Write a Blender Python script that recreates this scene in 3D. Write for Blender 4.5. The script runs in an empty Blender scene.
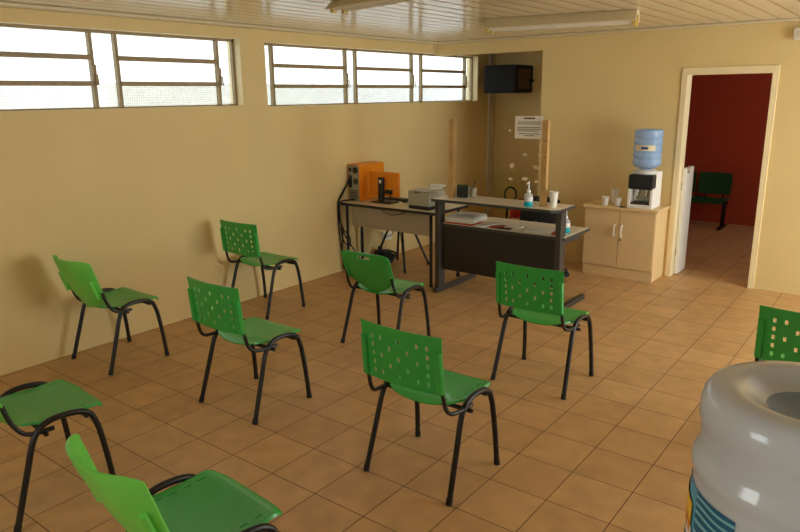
import bpy, bmesh, math, random
from mathutils import Vector, Matrix
random.seed(7)
PI = math.pi
scene = bpy.context.scene
C = scene.collection

# ------------------------------------------------------------------ materials
def srgb(r, g, b):
    f = lambda c: (c/255/12.92) if c/255 <= 0.04045 else ((c/255+0.055)/1.055)**2.4
    return (f(r), f(g), f(b), 1.0)

def principled(name, col, rough=0.5, metal=0.0, alpha=1.0, spec=0.5, noise=0.0, nscale=20.0, bump=0.0, coat=0.0):
    m = bpy.data.materials.new(name); m.use_nodes = True
    nt = m.node_tree; b = nt.nodes['Principled BSDF']
    b.inputs['Base Color'].default_value = col
    b.inputs['Roughness'].default_value = rough
    b.inputs['Metallic'].default_value = metal
    b.inputs['Alpha'].default_value = alpha
    b.inputs['Specular IOR Level'].default_value = spec
    b.inputs['Coat Weight'].default_value = coat
    tc = nt.nodes.new('ShaderNodeTexCoord')
    if noise > 0:
        n = nt.nodes.new('ShaderNodeTexNoise'); n.inputs['Scale'].default_value = nscale; n.inputs['Detail'].default_value = 4
        r = nt.nodes.new('ShaderNodeValToRGB')
        r.color_ramp.elements[0].color = tuple(c*(1-noise) for c in col[:3])+(1,)
        r.color_ramp.elements[1].color = tuple(min(1, c*(1+noise)) for c in col[:3])+(1,)
        r.color_ramp.elements[0].position = 0.3; r.color_ramp.elements[1].position = 0.7
        nt.links.new(tc.outputs['Object'], n.inputs['Vector']); nt.links.new(n.outputs['Fac'], r.inputs['Fac'])
        nt.links.new(r.outputs['Color'], b.inputs['Base Color'])
        if bump > 0:
            bp = nt.nodes.new('ShaderNodeBump'); bp.inputs['Strength'].default_value = bump; bp.inputs['Distance'].default_value = 0.004
            nt.links.new(n.outputs['Fac'], bp.inputs['Height']); nt.links.new(bp.outputs['Normal'], b.inputs['Normal'])
    return m

M = {}
M['wall'] = principled('wall_paint', srgb(224, 200, 141), 0.55, noise=0.03, nscale=1.6, bump=0.05, spec=0.35)
M['red_wall'] = principled('red_paint', srgb(186, 74, 44), 0.6, noise=0.05, nscale=1.5)
M['reveal'] = principled('reveal_paint', srgb(236, 222, 180), 0.5, noise=0.02, nscale=4)
M['trim'] = principled('trim_paint', srgb(240, 222, 176), 0.4, noise=0.02, nscale=5)
M['white_door'] = principled('white_door_paint', srgb(235, 232, 220), 0.4, noise=0.02, nscale=5)
M['window_metal'] = principled('window_metal', srgb(150, 130, 92), 0.5, noise=0.05, nscale=30)
M['black_metal'] = principled('black_metal', srgb(15, 14, 14), 0.38, noise=0.1, nscale=60)
M['black_rubber'] = principled('black_rubber', srgb(20, 20, 20), 0.7)
M['black_plastic'] = principled('black_plastic', srgb(24, 24, 26), 0.45, noise=0.08, nscale=40)
M['black_fabric'] = principled('black_fabric', srgb(24, 24, 28), 0.9, noise=0.15, nscale=200)
M['green'] = principled('green_plastic', srgb(48, 168, 72), 0.36, noise=0.04, nscale=12, coat=0.25)
M['lime'] = principled('lime_plastic', srgb(112, 214, 88), 0.36, noise=0.04, nscale=12)
M['dark_green'] = principled('dark_green_plastic', srgb(20, 84, 44), 0.5)
M['desk_grey'] = principled('dark_grey_steel', srgb(62, 58, 54), 0.45, noise=0.05, nscale=40)
M['desk_panel'] = principled('black_panel', srgb(36, 33, 30), 0.55, noise=0.05, nscale=40)
M['desk_top'] = principled('grey_laminate', srgb(226, 216, 194), 0.35, noise=0.04, nscale=60)
M['modesty'] = principled('light_grey_laminate', srgb(164, 152, 132), 0.5, noise=0.04, nscale=60)
M['cabinet'] = principled('cream_laminate', srgb(224, 194, 142), 0.42, noise=0.03, nscale=8)
M['cabinet_dark'] = principled('gap_shadow_board', srgb(120, 95, 60), 0.6)
M['white'] = principled('white_plastic', srgb(238, 236, 230), 0.4)
M['cup'] = principled('white_cup_plastic', srgb(240, 238, 232), 0.35)
M['paper'] = principled('paper', srgb(235, 232, 224), 0.8, noise=0.02, nscale=30)
M['ink'] = principled('ink', srgb(70, 68, 72), 0.8)
M['orange'] = principled('orange_plastic', srgb(236, 140, 14), 0.4, noise=0.03, nscale=10)
M['grey_metal'] = principled('grey_metal', srgb(158, 156, 138), 0.5, metal=0.0, noise=0.05, nscale=30)
M['printer'] = principled('printer_grey', srgb(168, 168, 152), 0.5, noise=0.02, nscale=30)
M['wood'] = principled('wood', srgb(190, 152, 92), 0.5, noise=0.14, nscale=9)
M['screw'] = principled('screw_steel', srgb(110, 100, 90), 0.35, metal=0.8)
M['red'] = principled('red_enamel', srgb(176, 24, 18), 0.3)
M['red_card'] = principled('red_card', srgb(170, 52, 40), 0.6)
M['pvc_pipe'] = principled('grey_conduit', srgb(212, 202, 186), 0.45)
M['steel'] = principled('steel', srgb(205, 200, 190), 0.25, metal=0.9)
M['teal_gel'] = principled('turquoise_gel', srgb(20, 178, 200), 0.2, alpha=0.9)
M['clear_plastic'] = principled('clear_plastic', srgb(232, 240, 240), 0.15, alpha=0.45)
M['pump'] = principled('pump_white', srgb(235, 240, 240), 0.3)
M['rack_black'] = principled('rack_black', srgb(18, 17, 15), 0.65, spec=0.25, noise=0.05, nscale=40)
M['rack_glass'] = principled('rack_tinted_glass', srgb(52, 34, 26), 0.12)
M['water_blue'] = principled('blue_bottle_plastic', srgb(150, 188, 235), 0.15, alpha=0.66)
M['fixture'] = principled('fixture_enamel', srgb(214, 200, 164), 0.4, noise=0.02, nscale=10)
M['tube_glass'] = principled('lamp_tube_glass', srgb(225, 220, 205), 0.25)
M['bakelite'] = principled('socket_plastic', srgb(205, 180, 90), 0.45)
M['label_cream'] = principled('label_cream', srgb(226, 214, 180), 0.6)
M['blue_label'] = principled('label_blue', srgb(40, 70, 120), 0.6)
M['reflection_tone'] = principled('pale_reflection', srgb(225, 210, 180), 0.8)
M['logo_orange'] = principled('logo_orange', srgb(232, 140, 40), 0.5)
M['logo_yellow'] = principled('logo_yellow', srgb(240, 190, 60), 0.5)
M['logo_green'] = principled('logo_green', srgb(26, 110, 74), 0.5)
M['logo_red'] = principled('logo_red', srgb(196, 70, 36), 0.5)
M['label_sky'] = principled('label_sky', srgb(90, 165, 205), 0.5)

def jug_mat():
    m = principled('clear_grey_blue_polycarbonate', srgb(204, 220, 238), 0.22, alpha=0.93, coat=0.5)
    nt = m.node_tree; b = nt.nodes['Principled BSDF']
    b.inputs['Transmission Weight'].default_value = 0.0
    return m
M['jug'] = jug_mat()
M['jug_dark'] = principled('blue_polycarbonate_base', srgb(124, 156, 198), 0.25, alpha=0.92)

def acrylic_mat():
    m = bpy.data.materials.new('clear_acrylic'); m.use_nodes = True
    nt = m.node_tree; nt.nodes.clear()
    o = nt.nodes.new('ShaderNodeOutputMaterial'); t = nt.nodes.new('ShaderNodeBsdfTransparent'); g = nt.nodes.new('ShaderNodeBsdfGlossy')
    g.inputs['Roughness'].default_value = 0.05
    fr = nt.nodes.new('ShaderNodeFresnel'); fr.inputs['IOR'].default_value = 1.35
    mx = nt.nodes.new('ShaderNodeMixShader')
    t.inputs['Color'].default_value = (0.985, 0.985, 0.98, 1)
    nt.links.new(fr.outputs[0], mx.inputs[0]); nt.links.new(t.outputs[0], mx.inputs[1]); nt.links.new(g.outputs[0], mx.inputs[2])
    nt.links.new(mx.outputs[0], o.inputs[0])
    return m
M['acrylic'] = acrylic_mat()

def wired_glass(name, k, line):
    m = bpy.data.materials.new(name); m.use_nodes = True
    nt = m.node_tree; nt.nodes.clear()
    o = nt.nodes.new('ShaderNodeOutputMaterial')
    tc = nt.nodes.new('ShaderNodeTexCoord'); sep = nt.nodes.new('ShaderNodeSeparateXYZ'); cmb = nt.nodes.new('ShaderNodeCombineXYZ')
    nt.links.new(tc.outputs['Object'], sep.inputs[0])
    nt.links.new(sep.outputs['Y'], cmb.inputs['X']); nt.links.new(sep.outputs['Z'], cmb.inputs['Y'])
    br = nt.nodes.new('ShaderNodeTexBrick'); br.offset = 0; br.squash = 1
    br.inputs['Scale'].default_value = 1; br.inputs['Brick Width'].default_value = 0.02; br.inputs['Row Height'].default_value = 0.02
    br.inputs['Mortar Size'].default_value = 0.0012
    br.inputs['Color1'].default_value = (k, k, k*0.99, 1); br.inputs['Color2'].default_value = (k*0.93, k*0.94, k*0.94, 1); br.inputs['Mortar'].default_value = (k*line, k*line, k*line, 1)
    nt.links.new(cmb.outputs[0], br.inputs['Vector'])
    t = nt.nodes.new('ShaderNodeBsdfTransparent'); nt.links.new(br.outputs['Color'], t.inputs['Color'])
    g = nt.nodes.new('ShaderNodeBsdfGlossy'); g.inputs['Roughness'].default_value = 0.1
    mx = nt.nodes.new('ShaderNodeMixShader'); mx.inputs[0].default_value = 0.05
    nt.links.new(t.outputs[0], mx.inputs[1]); nt.links.new(g.outputs[0], mx.inputs[2]); nt.links.new(mx.outputs[0], o.inputs[0])
    return m
M['glass'] = wired_glass('wired_glass', 0.52, 0.6)
M['clear_glass'] = wired_glass('clear_window_glass', 0.92, 0.98)

def floor_mat():
    m = bpy.data.materials.new('ceramic_floor_tile'); m.use_nodes = True
    nt = m.node_tree; b = nt.nodes['Principled BSDF']
    tc = nt.nodes.new('ShaderNodeTexCoord'); mp = nt.nodes.new('ShaderNodeMapping')
    mp.inputs['Location'].default_value = (-0.028, 0, 0)
    nt.links.new(tc.outputs['Object'], mp.inputs['Vector'])
    br = nt.nodes.new('ShaderNodeTexBrick'); br.offset = 0; br.squash = 1
    br.inputs['Scale'].default_value = 1; br.inputs['Brick Width'].default_value = 0.315; br.inputs['Row Height'].default_value = 0.315
    br.inputs['Mortar Size'].default_value = 0.0032; br.inputs['Mortar Smooth'].default_value = 0.3; br.inputs['Bias'].default_value = 0
    br.inputs['Color1'].default_value = srgb(206, 166, 116); br.inputs['Color2'].default_value = srgb(195, 155, 106); br.inputs['Mortar'].default_value = srgb(104, 78, 50)
    nt.links.new(mp.outputs[0], br.inputs['Vector'])
    n = nt.nodes.new('ShaderNodeTexNoise'); n.inputs['Scale'].default_value = 7; n.inputs['Detail'].default_value = 6
    nt.links.new(tc.outputs['Object'], n.inputs['Vector'])
    rr = nt.nodes.new('ShaderNodeValToRGB'); rr.color_ramp.elements[0].color = (0.86, 0.86, 0.86, 1); rr.color_ramp.elements[1].color = (1.08, 1.06, 1.04, 1)
    rr.color_ramp.elements[0].position = .3; rr.color_ramp.elements[1].position = .7
    nt.links.new(n.outputs['Fac'], rr.inputs[0])
    mix = nt.nodes.new('ShaderNodeMix'); mix.data_type = 'RGBA'; mix.blend_type = 'MULTIPLY'; mix.inputs[0].default_value = 1
    nt.links.new(br.outputs['Color'], mix.inputs[6]); nt.links.new(rr.outputs['Color'], mix.inputs[7])
    nt.links.new(mix.outputs[2], b.inputs['Base Color'])
    b.inputs['Roughness'].default_value = 0.42; b.inputs['Specular IOR Level'].default_value = 0.4
    bp = nt.nodes.new('ShaderNodeBump'); bp.inputs['Strength'].default_value = 0.35; bp.inputs['Distance'].default_value = 0.003; bp.invert = True
    nt.links.new(br.outputs['Fac'], bp.inputs['Height']); nt.links.new(bp.outputs['Normal'], b.inputs['Normal'])
    return m
M['floor'] = floor_mat()

def ceiling_mat():
    m = bpy.data.materials.new('pvc_slat_ceiling'); m.use_nodes = True
    nt = m.node_tree; b = nt.nodes['Principled BSDF']
    tc = nt.nodes.new('ShaderNodeTexCoord'); sep = nt.nodes.new('ShaderNodeSeparateXYZ')
    nt.links.new(tc.outputs['Object'], sep.inputs[0])
    mul = nt.nodes.new('ShaderNodeMath'); mul.operation = 'MULTIPLY'; mul.inputs[1].default_value = 6.25
    fr = nt.nodes.new('ShaderNodeMath'); fr.operation = 'FRACT'
    nt.links.new(sep.outputs['X'], mul.inputs[0]); nt.links.new(mul.outputs[0], fr.inputs[0])
    r = nt.nodes.new('ShaderNodeValToRGB')      # one slat: flat board with a groove at its edge
    e = r.color_ramp.elements; e[0].position = 0.0; e[0].color = (0, 0, 0, 1); e[1].position = 0.14; e[1].color = (0.8, 0.8, 0.8, 1)
    x = e.new(0.5); x.color = (1, 1, 1, 1); x = e.new(0.88); x.color = (0.8, 0.8, 0.8, 1); x = e.new(1.0); x.color = (0, 0, 0, 1)
    nt.links.new(fr.outputs[0], r.inputs[0])
    cr = nt.nodes.new('ShaderNodeValToRGB'); e = cr.color_ramp.elements
    e[0].position = 0.0; e[0].color = srgb(168, 152, 122); e[1].position = 0.7; e[1].color = srgb(226, 212, 182)
    nt.links.new(r.outputs[0], cr.inputs[0]); nt.links.new(cr.outputs[0], b.inputs['Base Color'])
    bp = nt.nodes.new('ShaderNodeBump'); bp.inputs['Strength'].default_value = 0.5; bp.inputs['Distance'].default_value = 0.006; bp.invert = False
    nt.links.new(r.outputs[0], bp.inputs['Height']); nt.links.new(bp.outputs['Normal'], b.inputs['Normal'])
    b.inputs['Roughness'].default_value = 0.15; b.inputs['Specular IOR Level'].default_value = 0.6
    return m
M['ceiling'] = ceiling_mat()

def wave_label():
    m = bpy.data.materials.new('blue_wave_print'); m.use_nodes = True
    nt = m.node_tree; b = nt.nodes['Principled BSDF']
    tc = nt.nodes.new('ShaderNodeTexCoord')
    w = nt.nodes.new('ShaderNodeTexWave'); w.wave_type = 'BANDS'; w.bands_direction = 'Z'
    w.inputs['Scale'].default_value = 26; w.inputs['Distortion'].default_value = 5.0; w.inputs['Detail'].default_value = 0.0; w.inputs['Detail Scale'].default_value = 0.6
    mp = nt.nodes.new('ShaderNodeMapping'); mp.inputs['Scale'].default_value = (1, 1, 1)
    nt.links.new(tc.outputs['Object'], mp.inputs[0]); nt.links.new(mp.outputs[0], w.inputs['Vector'])
    r = nt.nodes.new('ShaderNodeValToRGB'); e = r.color_ramp.elements
    e[0].position = 0.62; e[0].color = srgb(18, 106, 150); e[1].position = 0.85; e[1].color = srgb(120, 196, 220)
    nt.links.new(w.outputs['Fac'], r.inputs[0]); nt.links.new(r.outputs[0], b.inputs['Base Color'])
    b.inputs['Roughness'].default_value = 0.4
    return m
M['waves'] = wave_label()

# ------------------------------------------------------------------ mesh helpers
def box(bm, x0, x1, y0, y1, z0, z1, bev=0.0):
    vs = [bm.verts.new((x, y, z)) for x in (x0, x1) for y in (y0, y1) for z in (z0, z1)]
    idx = [(0, 1, 3, 2), (4, 6, 7, 5), (0, 4, 5, 1), (2, 3, 7, 6), (0, 2, 6, 4), (1, 5, 7, 3)]
    fs = [bm.faces.new([vs[i] for i in f]) for f in idx]
    if bev > 0:
        es = list({e for f in fs for e in f.edges})
        bmesh.ops.bevel(bm, geom=es, offset=bev, segments=2, affect='EDGES', profile=0.5)
    return vs

def catmull(pts, n=5):
    P = [Vector(p) for p in pts]
    if len(P) < 3: return P
    out = []
    for i in range(len(P)-1):
        p0 = P[max(i-1, 0)]; p1 = P[i]; p2 = P[i+1]; p3 = P[min(i+2, len(P)-1)]
        for k in range(n):
            t = k/n
            out.append(0.5*((2*p1)+(-p0+p2)*t+(2*p0-5*p1+4*p2-p3)*t*t+(-p0+3*p1-3*p2+p3)*t**3))
    out.append(P[-1]); return out

def tube(bm, pts, r, seg=10, smooth=0, radii=None):
    P = catmull(pts, smooth) if smooth else [Vector(p) for p in pts]
    rings = []
    nrm = None
    for i, p in enumerate(P):
        d = (P[min(i+1, len(P)-1)]-P[max(i-1, 0)]).normalized()
        if nrm is None:
            a = Vector((0, 0, 1)) if abs(d.z) < 0.9 else Vector((1, 0, 0))
            nrm = d.cross(a).normalized()
        else:
            nrm = (nrm - d*nrm.dot(d)).normalized()
        bn = d.cross(nrm)
        rr = radii[i] if radii else r
        rings.append([bm.verts.new(p+(nrm*math.cos(2*PI*k/seg)+bn*math.sin(2*PI*k/seg))*rr) for k in range(seg)])
    for a, b in zip(rings, rings[1:]):
        for k in range(seg):
            bm.faces.new((a[k], a[(k+1) % seg], b[(k+1) % seg], b[k]))
    bm.faces.new(list(reversed(rings[0]))); bm.faces.new(rings[-1])

def lathe(bm, prof, seg=32, cx=0, cy=0, a0=0, a1=2*PI):
    full = abs(a1-a0-2*PI) < 1e-6
    n = seg if full else seg+1
    rings = []
    for r, z in prof:
        if r < 1e-6: rings.append([bm.verts.new((cx, cy, z))])
        else: rings.append([bm.verts.new((cx+r*math.cos(a0+(a1-a0)*k/seg), cy+r*math.sin(a0+(a1-a0)*k/seg), z)) for k in range(n)])
    for a, b in zip(rings, rings[1:]):
        for k in range(seg):
            k2 = (k+1) % n
            if len(a) == 1 and len(b) == 1: continue
            if len(a) == 1: bm.faces.new((a[0], b[k2], b[k]))
            elif len(b) == 1: bm.faces.new((a[k], a[k2], b[0]))
            else: bm.faces.new((a[k], a[k2], b[k2], b[k]))

def prism(bm, poly, y0, y1, axis='Y'):
    """extrude a polygon given in (x,z) along y (or in (x,y) along z)"""
    if axis == 'Y': A = [bm.verts.new((x, y0, z)) for x, z in poly]; B = [bm.verts.new((x, y1, z)) for x, z in poly]
    elif axis == 'X': A = [bm.verts.new((y0, x, z)) for x, z in poly]; B = [bm.verts.new((y1, x, z)) for x, z in poly]
    else: A = [bm.verts.new((x, z, y0)) for x, z in poly]; B = [bm.verts.new((x, z, y1)) for x, z in poly]
    n = len(poly)
    bm.faces.new(A); bm.faces.new(list(reversed(B)))
    for i in range(n): bm.faces.new((A[i], B[i], B[(i+1) % n], A[(i+1) % n]))

def sheet(bm, us, vs, fn, holes=None, thick=0.006):
    V = [[bm.verts.new(fn(u, v)) for v in vs] for u in us]
    fs = []
    for i in range(len(us)-1):
        for j in range(len(vs)-1):
            um = (us[i]+us[i+1])/2; vm = (vs[j]+vs[j+1])/2
            if holes and holes(um, vm): continue
            fs.append(bm.faces.new((V[i][j], V[i+1][j], V[i+1][j+1], V[i][j+1])))
    bmesh.ops.recalc_face_normals(bm, faces=fs)
    bmesh.ops.solidify(bm, geom=fs, thickness=thick)

def obj(name, bm, m, parent=None, smooth=40, recalc=True):
    if recalc: bmesh.ops.recalc_face_normals(bm, faces=bm.faces[:])
    me = bpy.data.meshes.new(name); bm.to_mesh(me); bm.free()
    for mm in (m if isinstance(m, (list, tuple)) else [m]): me.materials.append(mm)
    if smooth:
        me.polygons.foreach_set('use_smooth', [True]*len(me.polygons))
        me.set_sharp_from_angle(angle=math.radians(smooth))
    o = bpy.data.objects.new(name, me); C.objects.link(o)
    if parent: o.parent = parent
    return o

def new(): return bmesh.new()
def bx(*a):
    b = new(); box(b, *a); return b
def tb(*a, **k):
    b = new(); tube(b, *a, **k); return b
def lt(*a, **k):
    b = new(); lathe(b, *a, **k); return b

def tag(o, label, cat, group=None):
    o['label'] = label; o['category'] = cat
    if group: o['group'] = group
    return o
def thing(name, label, cat, loc=(0, 0, 0), rz=0, group=None):
    o = bpy.data.objects.new(name, None); C.objects.link(o); o.empty_display_size = 0.05
    o.location = loc; o.rotation_euler = (0, 0, rz)
    return tag(o, label, cat, group)
def structure(o):
    o['kind'] = 'structure'; return o
def struct_empty(name):
    o = bpy.data.objects.new(name, None); C.objects.link(o); return structure(o)
def copy_tree(o, parent=None):
    c = o.copy(); C.objects.link(c)
    if parent: c.parent = parent
    for ch in list(o.children): copy_tree(ch, c)
    return c

# ------------------------------------------------------------------ room measures
YB = 4.57; H = 2.54; XR = 7.0; YF = -4.6; YR = 8.10; YA = 6.08; XA = 1.47
DX0, DX1, DH = 3.035, 3.835, 2.100

# floor and ceiling
b = new(); box(b, -0.2, XR+0.2, YF-0.2, YR+0.2, -0.1, 0.0); structure(obj('floor', b, M['floor'], smooth=0))
b = new(); box(b, -0.2, XR+0.2, YF-0.2, YB+0.14, H, H+0.08); box(b, -0.2, 5.5, YB+0.14, YR+0.2, H, H+0.08); structure(obj('ceiling', b, M['ceiling'], smooth=0))

def wall_holes(name, axis, face, back, a0, a1, z0, z1, holes, mats, rear_mat=None, rev=None):
    """one wall mesh along an axis with rectangular openings; reveals get the second material"""
    As = sorted({a0, a1, *[h[0] for h in holes], *[h[1] for h in holes]})
    Zs = sorted({z0, z1, *[h[2] for h in holes], *[h[3] for h in holes]})
    bm = new(); cells = {}
    def P(a, z, d): return (d, a, z) if axis == 'Y' else (a, d, z)
    def solid(i, j):
        if not (0 <= i < len(As)-1 and 0 <= j < len(Zs)-1): return False
        am = (As[i]+As[i+1])/2; zm = (Zs[j]+Zs[j+1])/2
        return not any(h[0] < am < h[1] and h[2] < zm < h[3] for h in holes)
    vc = {}
    def v(i, j, d):
        k = (i, j, d)
        if k not in vc: vc[k] = bm.verts.new(P(As[i], Zs[j], d))
        return vc[k]
    for i in range(len(As)-1):
        for j in range(len(Zs)-1):
            if not solid(i, j): continue
            bm.faces.new((v(i, j, face), v(i+1, j, face), v(i+1, j+1, face), v(i, j+1, face)))
            f = bm.faces.new((v(i, j, back), v(i, j+1, back), v(i+1, j+1, back), v(i+1, j, back)))
            if len(mats) > 2: f.material_index = 2
            for di, dj, q in ((-1, 0, ((i, j), (i, j+1))), (1, 0, ((i+1, j), (i+1, j+1))), (0, -1, ((i, j), (i+1, j))), (0, 1, ((i, j+1), (i+1, j+1)))):
                if not solid(i+di, j+dj):
                    f = bm.faces.new((v(*q[0], face), v(*q[1], face), v(*q[1], back), v(*q[0], back)))
                    if 0 <= i+di < len(As)-1 and 0 <= j+dj < len(Zs)-1: f.material_index = 1
    return structure(obj(name, bm, mats, smooth=0))

W1 = (-1.13, 1.47, 1.842, 2.425); W2 = (1.765, 5.60, 1.825, 2.412)
wall_holes('wall_left', 'Y', 0.0, -0.18, YF-0.2, YA+0.2, 0, H, [W1, W2], [M['wall'], M['reveal']])
wall_holes('wall_back', 'X', YB, YB+0.14, 0.0, XR, 0, H, [(0.0, XA, -1, 2.385), (DX0, DX1, -1, DH)], [M['wall'], M['wall'], M['red_wall']])
structure(obj('wall_alcove_back', bx(0.0, XA, YA, YA+0.15, 0, H), M['wall'], smooth=0))
structure(obj('wall_alcove_right', bx(XA, XA+0.15, YB+0.14, YA+0.15, 0, H), M['wall'], smooth=0))
W3 = (-4.2, -3.2, 1.2, 2.15); W4 = (1.4, 4.4, 0.05, 2.4)
wall_holes('wall_right', 'Y', XR, XR+0.18, YF-0.2, YB+0.14, 0, H, [W3, W4], [M['wall'], M['reveal']])
WF = (1.6, 3.2, 1.35, 2.25)
wall_holes('wall_front', 'X', YF, YF-0.18, 0.0, XR, 0, H, [WF], [M['wall'], M['reveal']])
structure(obj('wall_annex_back', bx(XA+0.15, 5.5, YR, YR+0.15, 0, H), M['red_wall'], smooth=0))
structure(obj('wall_annex_left', bx(XA+0.15, XA+0.2, YB+0.14, YR, 0, H), M['red_wall'], smooth=0))
W_ADDED = (5.9, 7.0, 1.35, 2.15)  # unseen opening added to brighten the red room
wall_holes('wall_annex_right', 'Y', 5.4, 5.5, YB+0.14, YR, 0, H, [W_ADDED], [M['red_wall'], M['reveal']])

# ceiling trim: flat PVC border strips along the walls
def trim(n, *a):
    b = new(); box(b, *a, 0.006); structure(obj('trim_%d' % n, b, M['fixture'], smooth=0))
trim(1, 0.0, 0.13, YF, YB-0.13, H-0.022, H-0.001)
trim(2, 0.0, XR, YB-0.13, YB, H-0.022, H-0.001)
trim(3, XR-0.13, XR, YF, YB-0.13, H-0.022, H-0.001)
b = new(); box(b, -0.001, 0.03, YB-0.03, YB+0.0, H-0.085, H-0.022, 0.004); structure(obj('trim_4', b, M['fixture'], smooth=0))

# ------------------------------------------------------------------ windows on the left wall
def left_window(n, W, mull, gx=-0.10):
    y0, y1, z0, z1 = W
    w = struct_empty('window_%d' % n)
    d0, d1 = gx-0.018, gx+0.018
    b = new(); t = 0.022
    for a in ((y0, y1, z0, z0+0.012), (y0, y1, z1-t, z1), (y0, y0+0.012, z0, z1), (y1-t, y1, z0, z1)):
        box(b, d0, d1, *a)
    obj('window_frame', b, M['window_metal'], w, 0)
    ys = [y0] + mull + [y1]
    for y in mull: 
        b = new(); box(b, d0, d1+0.006, y-0.013, y+0.013, z0, z1); obj('mullion', b, M['window_metal'], w, 0)
    for k, (a, c) in enumerate(zip(ys, ys[1:])):
        wide = (c-a) > 0.5
        g = obj('pane', bx(gx-0.002, gx+0.002, a, c, z0, z1), M['glass'], w, 0)
        if wide:
            h = (z1-z0)
            for f in (0.325, 0.655):
                z = z0+h*f
                b = new(); box(b, d0+0.004, d1+0.014, a, c, z-0.019, z+0.017, 0.003); obj('transom', b, M['window_metal'], w, 0)
            b = new(); box(b, d1+0.004, d1+0.022, c-0.012, c+0.016, z0+h*0.30, z0+h*0.56, 0.003)
            tube(b, [(d1+0.016, c+0.004, z0+h*0.43), (d1+0.045, c+0.004, z0+h*0.43), (d1+0.05, c+0.004, z0+h*0.30)], 0.006, 8)
            obj('latch', b, M['window_metal'], w)
left_window(1, W1, [-0.965, 0.106, 0.312, 1.278])
left_window(2, W2, [1.925, 2.984, 3.150, 4.194, 4.393, 5.410])

def plain_window(n, axis, face, W):
    w = struct_empty('window_%d' % n)
    a0, a1, z0, z1 = W; d0, d1 = face
    def B(b, u0, u1, v0, v1, e0=d0, e1=d1):
        if axis == 'Y': box(b, e0, e1, u0, u1, v0, v1)
        else: box(b, u0, u1, e0, e1, v0, v1)
    b = new(); t = 0.03
    for a in ((a0, a1, z0, z0+t), (a0, a1, z1-t, z1), (a0, a0+t, z0, z1), (a1-t, a1, z0, z1)): B(b, *a)
    obj('window_frame', b, M['window_metal'], w, 0)
    k = max(1, round((a1-a0)/0.9))
    for i in range(1, k):
        b = new(); u = a0+(a1-a0)*i/k; B(b, u-0.015, u+0.015, z0, z1); obj('mullion', b, M['window_metal'], w, 0)
    b = new(); m = (d0+d1)/2; B(b, a0, a1, z0, z1, m-0.002, m+0.002); obj('pane', b, M['clear_glass'], w, 0)
plain_window(3, 'Y', (XR+0.08, XR+0.11), W3)
plain_window(4, 'Y', (XR+0.08, XR+0.11), W4)
plain_window(5, 'X', (YF-0.11, YF-0.08), WF)
plain_window(6, 'Y', (5.43, 5.46), W_ADDED)  # added window, only there to light the red room

# pale wall of the neighbouring plot, seen through the lower panes
M['render'] = principled('pale_render', srgb(200, 204, 204), 0.8, noise=0.04, nscale=1.0)
structure(obj('wall_outside', bx(-3.2, -3.0, -8.0, 26.0, -0.1, 2.10), M['render'], smooth=0))

# ------------------------------------------------------------------ door: frame and half leaf
d = struct_empty('door_1')
b = new()
box(b, DX0-0.032, DX0, YB-0.014, YB, 0, DH+0.045, 0.003)
box(b, DX1, DX1+0.03, YB-0.014, YB, 0, DH+0.045, 0.003)
box(b, DX0, DX1, YB-0.014, YB, DH, DH+0.045, 0.003)
obj('casing', b, M['trim'], d, 0)
b = new()
box(b, DX0-0.002, DX0+0.022, YB-0.016, YB+0.155, 0, DH)
box(b, DX1-0.022, DX1+0.002, YB-0.016, YB+0.155, 0, DH)
box(b, DX0+0.022, DX1-0.022, YB-0.016, YB+0.155, DH-0.022, DH)
obj('jamb', b, M['trim'], d, 0)
lf = obj('half_leaf', bx(DX0+0.026, DX0+0.062, YB+0.10, YB+0.40, 0.012, 1.145, 0.003), M['white_door'], d, 0)
obj('bolt', bx(DX0+0.062, DX0+0.076, YB+0.14, YB+0.17, 1.09, 1.165, 0.002), M['steel'], lf, 0)
for z in (0.25, 0.95): obj('hinge', tb([(DX0+0.03, YB+0.105, z-0.04), (DX0+0.03, YB+0.105, z+0.04)], 0.007), M['steel'], d)

# ------------------------------------------------------------------ chairs
G = 'green plastic chairs in the waiting area'
def path_x(z): return 0.243+0.018*(1-min(1, z/0.45))
def fpt(s, y, z): return (s*path_x(z), y, z)
def chair_frame(t, up):
    for s in (-1, 1):
        lg = obj('leg', tb([fpt(s, -0.223, 0.006), fpt(s, -0.148, 0.242), fpt(s, -0.097, 0.40), fpt(s, -0.055, 0.455)], 0.0148, 10, 4), M['black_metal'], t)
        obj('foot_cap', tb([fpt(s, -0.2255, 0), fpt(s, -0.216, 0.032)], 0.0165, 10), M['black_rubber'], lg)
        lg = obj('leg', tb([fpt(s, 0.189, 0.40), fpt(s, 0.205, 0.34), fpt(s, 0.227, 0.166), fpt(s, 0.239, 0.006)], 0.0148, 10, 4), M['black_metal'], t)
        obj('foot_cap', tb([fpt(s, 0.2395, 0), fpt(s, 0.237, 0.032)], 0.0165, 10), M['black_rubber'], lg)
        obj('side_rail', tb([fpt(s, -0.055, 0.455), fpt(s, -0.02, 0.471), fpt(s, 0.03, 0.478), fpt(s, 0.09, 0.474), fpt(s, 0.138, 0.462), fpt(s, 0.173, 0.437), fpt(s, 0.189, 0.40)], 0.0148, 10, 4), M['black_metal'], t)
        obj('back_upright', tb([(s*x, y, z) for x, y, z in up], 0.011, 10, 4), M['black_metal'], t)
        obj('bolt', tb([(s*0.235, -0.045, 0.425), (s*0.275, -0.045, 0.425)], 0.011, 8), M['black_metal'], t)
    b = new()
    tube(b, [(-0.24, -0.045, 0.425), (0.24, -0.045, 0.425)], 0.0115)
    tube(b, [(-0.24, 0.155, 0.432), (0.24, 0.155, 0.432)], 0.0115)
    obj('crossbar', b, M['black_metal'], t)

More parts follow.
